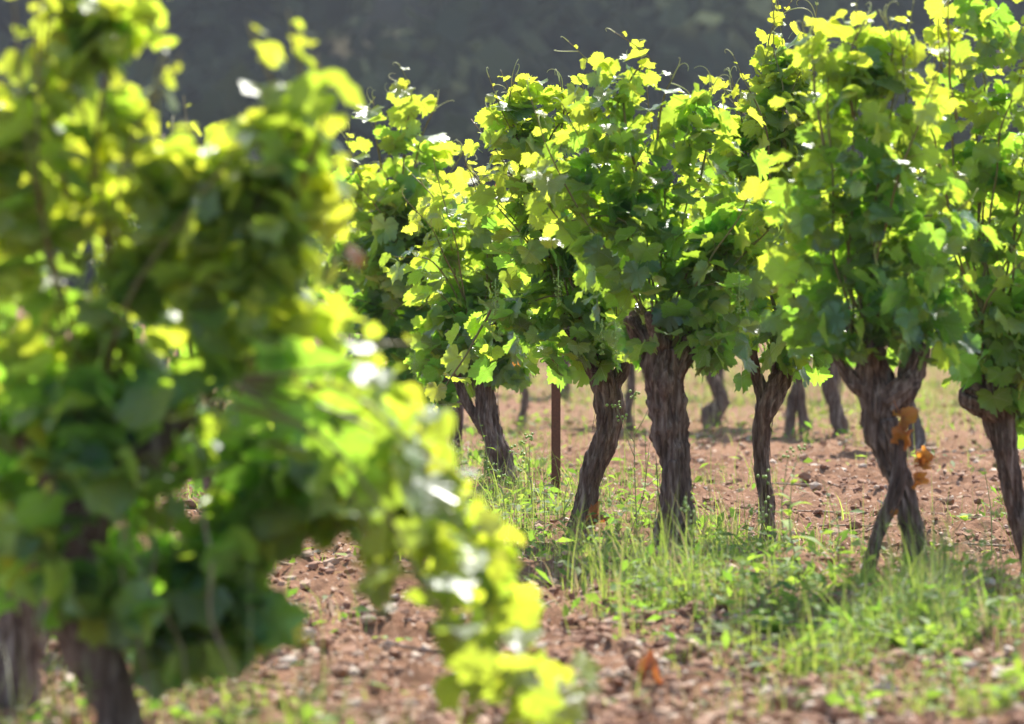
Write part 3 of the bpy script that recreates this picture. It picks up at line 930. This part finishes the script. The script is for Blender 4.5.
# ------------------------------------------------------------------ grass
def blades(mb, x, y, h, wd, young, r2, lean=.5):
    n = len(x); a = rng.uniform(0, 6.283, n)
    b = np.stack([x, y, ground_h(x, y) - .005], -1)
    dr = np.stack([np.cos(a), np.sin(a), 0 * a], -1); sd = np.stack([-np.sin(a + .5), np.cos(a + .5), 0 * a], -1)
    ln = rng.random(n) * lean
    lv = []
    for f in (0, .35, .7, 1.0):
        c = b + dr * (h * ln * f * f)[:, None] + UP * (h * (f - .35 * ln * f * f))[:, None]
        w_ = (wd * (1 - f ** 1.5 * .97))[:, None]
        lv += [c - sd * w_, c + sd * w_]
    V = np.stack(lv, 1).reshape(-1, 3)
    Q = np.array([[0, 1, 3, 2], [2, 3, 5, 4], [4, 5, 7, 6]])
    Q = (Q[None] + (np.arange(n) * 8)[:, None, None]).reshape(-1, 4)
    mb.add(V, Q, None, None, np.repeat(np.stack([rng.random(n), young, r2, np.ones(n)], -1), 8, 0))

def grass_density(x, y):
    u = x - row_x(y)
    p = np.stack([x, y, 0 * x], -1)
    nn = fbm(p * 1.5, 2, 8)
    cu = np.interp(y, [9, 11.5, 13.5], [-.30, -.24, -.06])
    strip = 1.6 * np.exp(-((u - cu) / .36) ** 2) * (y > 8.2)
    nearleft = np.exp(-((u + 2.3) / .35) ** 2) * .07
    back = np.exp(-((y - 23.2 + x * .2) / 1.2) ** 2) * .45 + .9 * (y > 27)
    patch = np.clip(noise(p * 2.3, 14) - .45, 0, 1) * .8
    clump = np.clip(.42 + 2.4 * noise(p * 4.3, 51) + 1.2 * noise(p * 11, 52), .04, 1.5)
    return np.clip((strip + nearleft + back) * (1 + .9 * nn) * clump + patch * .35 + (y > 15) * np.clip(noise(p * 1.1, 91) + .1, 0, 1) * .55, 0, 1)

def grass():
    rng2 = rng
    mb = MB()
    x, y, px, py = scatter(280000, 348, 790, 120)
    k = rng.random(len(x)) < grass_density(x, y) ** 1.2
    x, y = x[k], y[k]
    # bunch them
    x = x + .02 * noise(np.stack([x * 9, y * 9, 0 * x], -1), 3); n = len(x)
    tall = rng.random(n) ** 2.5
    h = .03 + .21 * tall * np.clip(.65 + noise(np.stack([x * 5, y * 5, 0 * x], -1), 61), .25, 1.3)
    h = h * np.where(y > 26, 1.7, 1.0)
    yg = np.clip(.45 + .5 * noise(np.stack([x * 2, y * 2, 0 * x], -1), 6) + rng.normal(size=n) * .2, 0, 1)
    blades(mb, x, y, h, .0009 + .0017 * rng.random(n), yg, rng.random(n), .9)
    # little round leaves of low weeds between the blades
    tag(mb.build("grass", GRASSM), "thin bright grass growing along the foot of the vines", "grass", kind="stuff")
    mb = MB()
    x, y, px, py = scatter(66000, 348, 790, 120)
    k = rng.random(len(x)) < grass_density(x, y) * .9
    x, y = x[k], y[k]; n = len(x)
    p = np.stack([x, y, ground_h(x, y) + rng.random(n) ** 1.6 * .085 + .006], -1)
    sz = rng.uniform(.010, .034, n)
    nn = norm(UP + rng.normal(size=(n, 3)) * .55); t = norm(np.cross(nn, rng.normal(size=(n, 3)))); s_ = np.cross(nn, t)
    V = np.stack([p - t * sz[:, None], p - s_ * sz[:, None] * .38 - t * sz[:, None] * .1, p + t * sz[:, None] - UP * sz[:, None] * .3, p + s_ * sz[:, None] * .38 - t * sz[:, None] * .1, p - UP * sz[:, None] * .12], 1).reshape(-1, 3)
    T = (np.array([[0, 1, 4], [1, 2, 4], [2, 3, 4], [3, 0, 4]])[None] + (np.arange(n) * 5)[:, None, None]).reshape(-1, 3)
    yg = np.clip(.35 + .5 * noise(np.stack([x * 2, y * 2, 0 * x], -1), 16) + rng.normal(size=n) * .2, 0, 1)
    mb.add(V, None, T, None, np.repeat(np.stack([rng.random(n), yg, rng.random(n) * .9, np.ones(n)], -1), 5, 0))
    tag(mb.build("ground_cover", WEEDM), "low leafy weeds mixed through the grass", "ground cover", kind="stuff")
grass()

# ------------------------------------------------------------------ weeds, each one a thing
def oblong(mb, p, t, n, L, W, young, k=5, jag=0.0):
    """a long leaf with a bent blade"""
    t = norm(t); n = norm(n - t * n.dot(t)); s = np.cross(t, n)
    fs = np.linspace(0, 1, k + 1)
    V = []
    for i, f in enumerate(fs):
        w_ = W * (math.sin(math.pi * min(f * .92 + .06, 1)) ** .8) * (1 + jag * (1 if i % 2 else -1))
        c = p + t * L * f - UP * L * .45 * f * f
        V += [c - s * w_ + n * w_ * .35, c, c + s * w_ + n * w_ * .35]
    Q = []
    for i in range(k):
        a = i * 3
        Q += [[a, a + 1, a + 4, a + 3], [a + 1, a + 2, a + 5, a + 4]]
    r = random.random()
    mb.add(np.array(V), Q, None, None, np.tile([r, young, r * .9, 1], (len(V), 1)))

def rosette(r, n, L, W, young, up=.6):
    mb = MB()
    for i in range(n):
        a = 2.4 * i + r.random(); e = up * r.uniform(.5, 1.5)
        t = np.array([math.cos(a), math.sin(a), e]); l = L * r.uniform(.6, 1.1)
        oblong(mb, np.array([0, 0, .0]), t, UP + t * -.2, l, W * r.uniform(.7, 1.1), float(np.clip(young + r.normal() * .15, 0, 1)), 6, .22)
    return mb

def put_weed(name, px, py, label, group, L=.1, n=9, W=.016, young=.5, up=.6, seed=0):
    r = np.random.default_rng(seed + int(px * 3 + py)); d = dist(py)
    c = P(px, py, d); c[2] = float(ground_h(c[0], c[1])) - .004
    root = empty(name, c)
    rosette(r, n, L, W, young, up).build("leaves", WEEDM, root)
    tag(root, label, "weed", group)
    return root

def tall_weed(px, py, top_px, top_py, label, group=None, leaf_n=12, L=.06, W=.012, young=.4, head=None, seed=0, rad=.0022, branches=0):
    r = np.random.default_rng(seed + int(px + py)); d = dist(py)
    c = P(px, py, d); gz = float(ground_h(c[0], c[1])) - .01
    t = P(top_px, top_py, d)
    root = empty("tall_weed", (c[0], c[1], gz)); org = np.array([c[0], c[1], gz])
    mid = (c + t) / 2 + r.normal(size=3) * .02
    pts = spline([[0, 0, 0, rad], [*(mid - org), rad * .8], [*(t - org), rad * .4]], .02)
    sm, lm = MB(), MB()
    tube(sm, pts, 6)
    ends = [(t - org)]
    for b in range(branches):
        f = r.uniform(.35, .85); i = int(f * (len(pts) - 1)); p = pts[i, :3]
        a = r.uniform(0, 6.28); q = p + np.array([math.cos(a) * .06, math.sin(a) * .05, r.uniform(.05, .13)])
        tube(sm, spline([[*p, rad * .6], [*((p + q) / 2 + [0, 0, -.008]), rad * .5], [*q, rad * .3]], .02), 5)
        ends.append(q)
    for i in range(leaf_n):
        f = (i + .3) / leaf_n * .95; p = pts[int(f * (len(pts) - 1)), :3]
        a = 2.4 * i; t2 = np.array([math.cos(a), math.sin(a), r.uniform(.2, 1.1)])
        oblong(lm, p, t2, UP, L * (1.15 - .75 * f) * r.uniform(.8, 1.2), W * (1.15 - .7 * f), float(np.clip(young + r.normal() * .15, 0, 1)), 5, .15)
    sm.build("stem", WSTEM, root); lm.build("leaves", WEEDM, root)
    if head:
        V0, T0 = ICO1
        for e in ends:
            hm = MB()
            for q in range(7):
                hm.add(V0 * r.uniform(.003, .006) + e + r.normal(size=3) * .009, None, T0)
            hm.build("flower_head", head, root)
    tag(root, label, "weed", group)
    return root

tall_weed(802, 580, 795, 462, "upright leafy weed between the thin trunk and the split trunk", leaf_n=12, L=.11, W=.02, young=.85, seed=1)
tall_weed(786, 570, 789, 452, "thin weed stalk with small pale flowers beside the thin dark trunk", leaf_n=9, L=.06, W=.008, young=.35, head=BERRY, seed=2, branches=2)
tall_weed(826, 575, 823, 480, "narrow dark-leaved weed stalk right of the bright leafy one", leaf_n=12, L=.06, W=.008, young=.2, seed=3)
tall_weed(638, 540, 634, 395, "tall spindly weed rising left of the thick straight trunk", leaf_n=12, L=.05, W=.008, young=.55, seed=4, branches=3, head=BERRY)
tall_weed(629, 536, 645, 428, "slim branching weed close by the thick trunk's left side", leaf_n=12, L=.05, W=.009, young=.6, seed=5, branches=2)
tall_weed(651, 545, 656, 455, "short weed stalk touching the thick trunk's left edge", leaf_n=10, L=.05, W=.009, young=.6, seed=6)
tall_weed(529, 520, 524, 440, "greyish weed with seed heads left of the rusty stake's foot", leaf_n=12, L=.05, W=.007, young=.3, seed=7, branches=3, head=BERRY)
tall_weed(474, 505, 478, 415, "upright weed left of the grey forked trunk", leaf_n=12, L=.06, W=.011, young=.4, seed=8, branches=2)
tall_weed(992, 550, 985, 470, "thin pale stalk in front of the trunk with the burl", leaf_n=6, L=.04, W=.005, young=.7, seed=9)
tall_weed(881, 640, 883, 500, "slender stalk standing in front of the split trunk", leaf_n=6, L=.05, W=.006, young=.4, seed=10, rad=.0016)
tall_weed(300, 790, 300, 640, "blurred weed stalk under the large near vine", "weeds under the near vine", leaf_n=12, L=.07, W=.010, young=.4, seed=11, head=FLOW)
tall_weed(245, 800, 250, 560, "dry pale blurred stalk hanging before the near trunk", leaf_n=8, L=.08, W=.013, young=.2, seed=12)
tall_weed(70, 790, 85, 655, "bright feathery weed at the foot of the near trunk", leaf_n=26, L=.06, W=.007, young=.9, seed=13, branches=4)

def reed(px, py, path, label, wd=.004, seed=0):
    d = dist(py); c = P(px, py, d); gz = float(ground_h(c[0], c[1])) - .01; org = np.array([c[0], c[1], gz])
    pts = [[0, 0, 0, wd]] + [[*(P(a, b, d) - org + [0, -.02 * i, 0]), wd * (1 - .85 * (i + 1) / len(path))] for i, (a, b) in enumerate(path)]
    mb = MB(); tube(mb, pts, 5, .015, flat=.25)
    K = MB(); K.add(mb.V[0], mb.Q[0], mb.T[0] if mb.T else None, mb.U[0], np.tile([.6, .7, .3, 1], (len(mb.V[0]), 1)))
    o = K.build("grass_blade", GRASSM, None, (0, 0, 0), loc=org)
    tag(o, label, "grass blade")
reed(1018, 540, [(1005, 510), (990, 485), (975, 468), (962, 462)], "long bright grass blade arching up left before the burl trunk")
reed(1020, 545, [(1000, 522), (975, 517), (950, 522), (938, 528)], "long grass blade lying low toward the left by the right edge")
reed(722, 560, [(728, 520), (742, 505), (760, 500)], "curved grass blade left of the thin dark trunk", .003)

wk = 0
for (px, py, L, n, W, yg, up, lab) in (
        (965, 508, .10, 9, .02, .95, .8, "bright broad-leaved weed on bare soil left of the burl trunk"),
        (738, 494, .07, 6, .014, .9, .8, "lone little bright weed on the soil left of the thin dark trunk"),
        (835, 500, .09, 7, .018, .95, .7, "bright pair-leaved weed on the soil left of the split trunk"),
        (618, 560, .13, 11, .028, .4, .5, "broad dark-leaved dock right of the bowed trunk's foot"),
        (596, 552, .12, 9, .026, .45, .7, "broad-leaved weed touching the bowed trunk's foot"),
        (560, 560, .10, 9, .018, .5, .5, "toothed low weed just below the stake and bowed trunk"),
        (525, 585, .12, 12, .016, .4, .3, "flat spreading weed on the soil right of the near branch"),
        (400, 672, .10, 10, .02, .8, .5, "small bright weed on sunny soil left of the hanging branch"),
        (395, 620, .08, 8, .018, .8, .6, "small weed in sun under the near vine's low branch"),
        (652, 585, .10, 9, .02, .6, .8, "leafy weed at the thick trunk's front left"),
        (585, 500, .07, 8, .014, .6, .8, "little upright weed seen between stake and bowed trunk"),
        (770, 620, .14, 12, .022, .5, .9, "leafy clump in front of the thin dark trunk"),
        (835, 620, .16, 14, .028, .45, .9, "large leafy clump left of the split trunk's feet"),
        (905, 640, .15, 13, .024, .75, .9, "bright leafy clump in front of the split trunk"),
        (980, 655, .16, 14, .022, .9, 1.0, "tall bright tuft near the right edge"),
        (720, 590, .12, 11, .02, .5, .9, "leafy clump right of the thick trunk's foot"),
        (540, 660, .10, 9, .012, .3, .3, "grey-green flat weed on bare soil in the middle front"),
        (760, 690, .10, 9, .012, .4, .4, "low weed on shaded soil in front"),
        (1010, 690, .14, 12, .018, .6, .7, "leafy clump in the lower right corner"),
        (330, 700, .09, 9, .016, .6, .5, "small weed on the stony soil under the near vine")):
    put_weed("weed_plant", px, py, lab, "leafy weeds on the soil", L, n, W, yg, up, wk); wk += 1

# ------------------------------------------------------------------ hazy air
def haze():
    x, y0, y1, z0, z1 = 700, -30, 620, -6, 190
    V = [[a, b, c] for c in (z0, z1) for a, b in ((-x, y0), (x, y0), (x, y1), (-x, y1))]
    m = M("haze")
    v = m.n("ShaderNodeVolumePrincipled")
    v.inputs["Color"].default_value = (.80, .86, .95, 1)
    v.inputs["Density"].default_value = .00027
    v.inputs["Anisotropy"].default_value = .2
    for l in list(m.out.inputs[0].links): m.t.links.remove(l)
    m.l(v.outputs[0], m.out.inputs["Volume"])
    o = build("haze", V, [[[0, 3, 2, 1], [4, 5, 6, 7], [0, 1, 5, 4], [1, 2, 6, 5], [2, 3, 7, 6], [3, 0, 4, 7]]], m.m, smooth=False)
    tag(o, "thin pale air in front of the distant wooded hill", "haze", kind="stuff")
haze()

# more stalks standing in the grass of the row, and dry prunings on the soil
WL = "thin green weed stalk standing in the grass below the sharp vine row"
spots = [(500, 520), (545, 535), (566, 548), (612, 575), (628, 590), (655, 600), (690, 600), (708, 575), (735, 600), (752, 565), (700, 640), (780, 640),
         (812, 650), (850, 600), (862, 655), (890, 668), (935, 610), (948, 660), (962, 600), (985, 625), (1005, 600), (1015, 650), (925, 690), (840, 690), (758, 655), (668, 620)]
for i, (px, py) in enumerate(spots):
    hgt = 45 + 50 * random.random()
    tall_weed(px, py, px + random.uniform(-12, 12), py - hgt, WL, "thin weed stalks in the grass", leaf_n=12, L=random.uniform(.035, .075), W=random.uniform(.006, .014),
              young=random.uniform(.3, .95), seed=40 + i, branches=random.choice((0, 2, 3)), head=BERRY if i % 3 == 0 else None, rad=.0016)
TW = "short dry pruned twig lying on the bare soil"
for i in range(26):
    px, py = random.uniform(270, 1010), random.uniform(440, 720)
    d_ = dist(py); c = P(px, py, d_); c[2] = float(ground_h(c[0], c[1])) + .012
    a = random.uniform(0, 6.28); L = random.uniform(.05, .14)
    mb = MB(); v = np.array([math.cos(a), math.sin(a), 0]); n_ = np.array([-v[1], v[0], 0])
    tube(mb, [[*(-v * L), .004], [*(n_ * .012 + UP * .006), .0035], [*(v * L + UP * .01), .0022]], 6, .015, .2, i)
    if i % 2: tube(mb, [[0, 0, .004, .003], [*(v * .03 + n_ * .03 + UP * .01), .002]], 5)
    tag(mb.build("dry_twig", DRYS if i % 3 else BARK, None, loc=c), TW, "twig", "dry twigs on the soil")
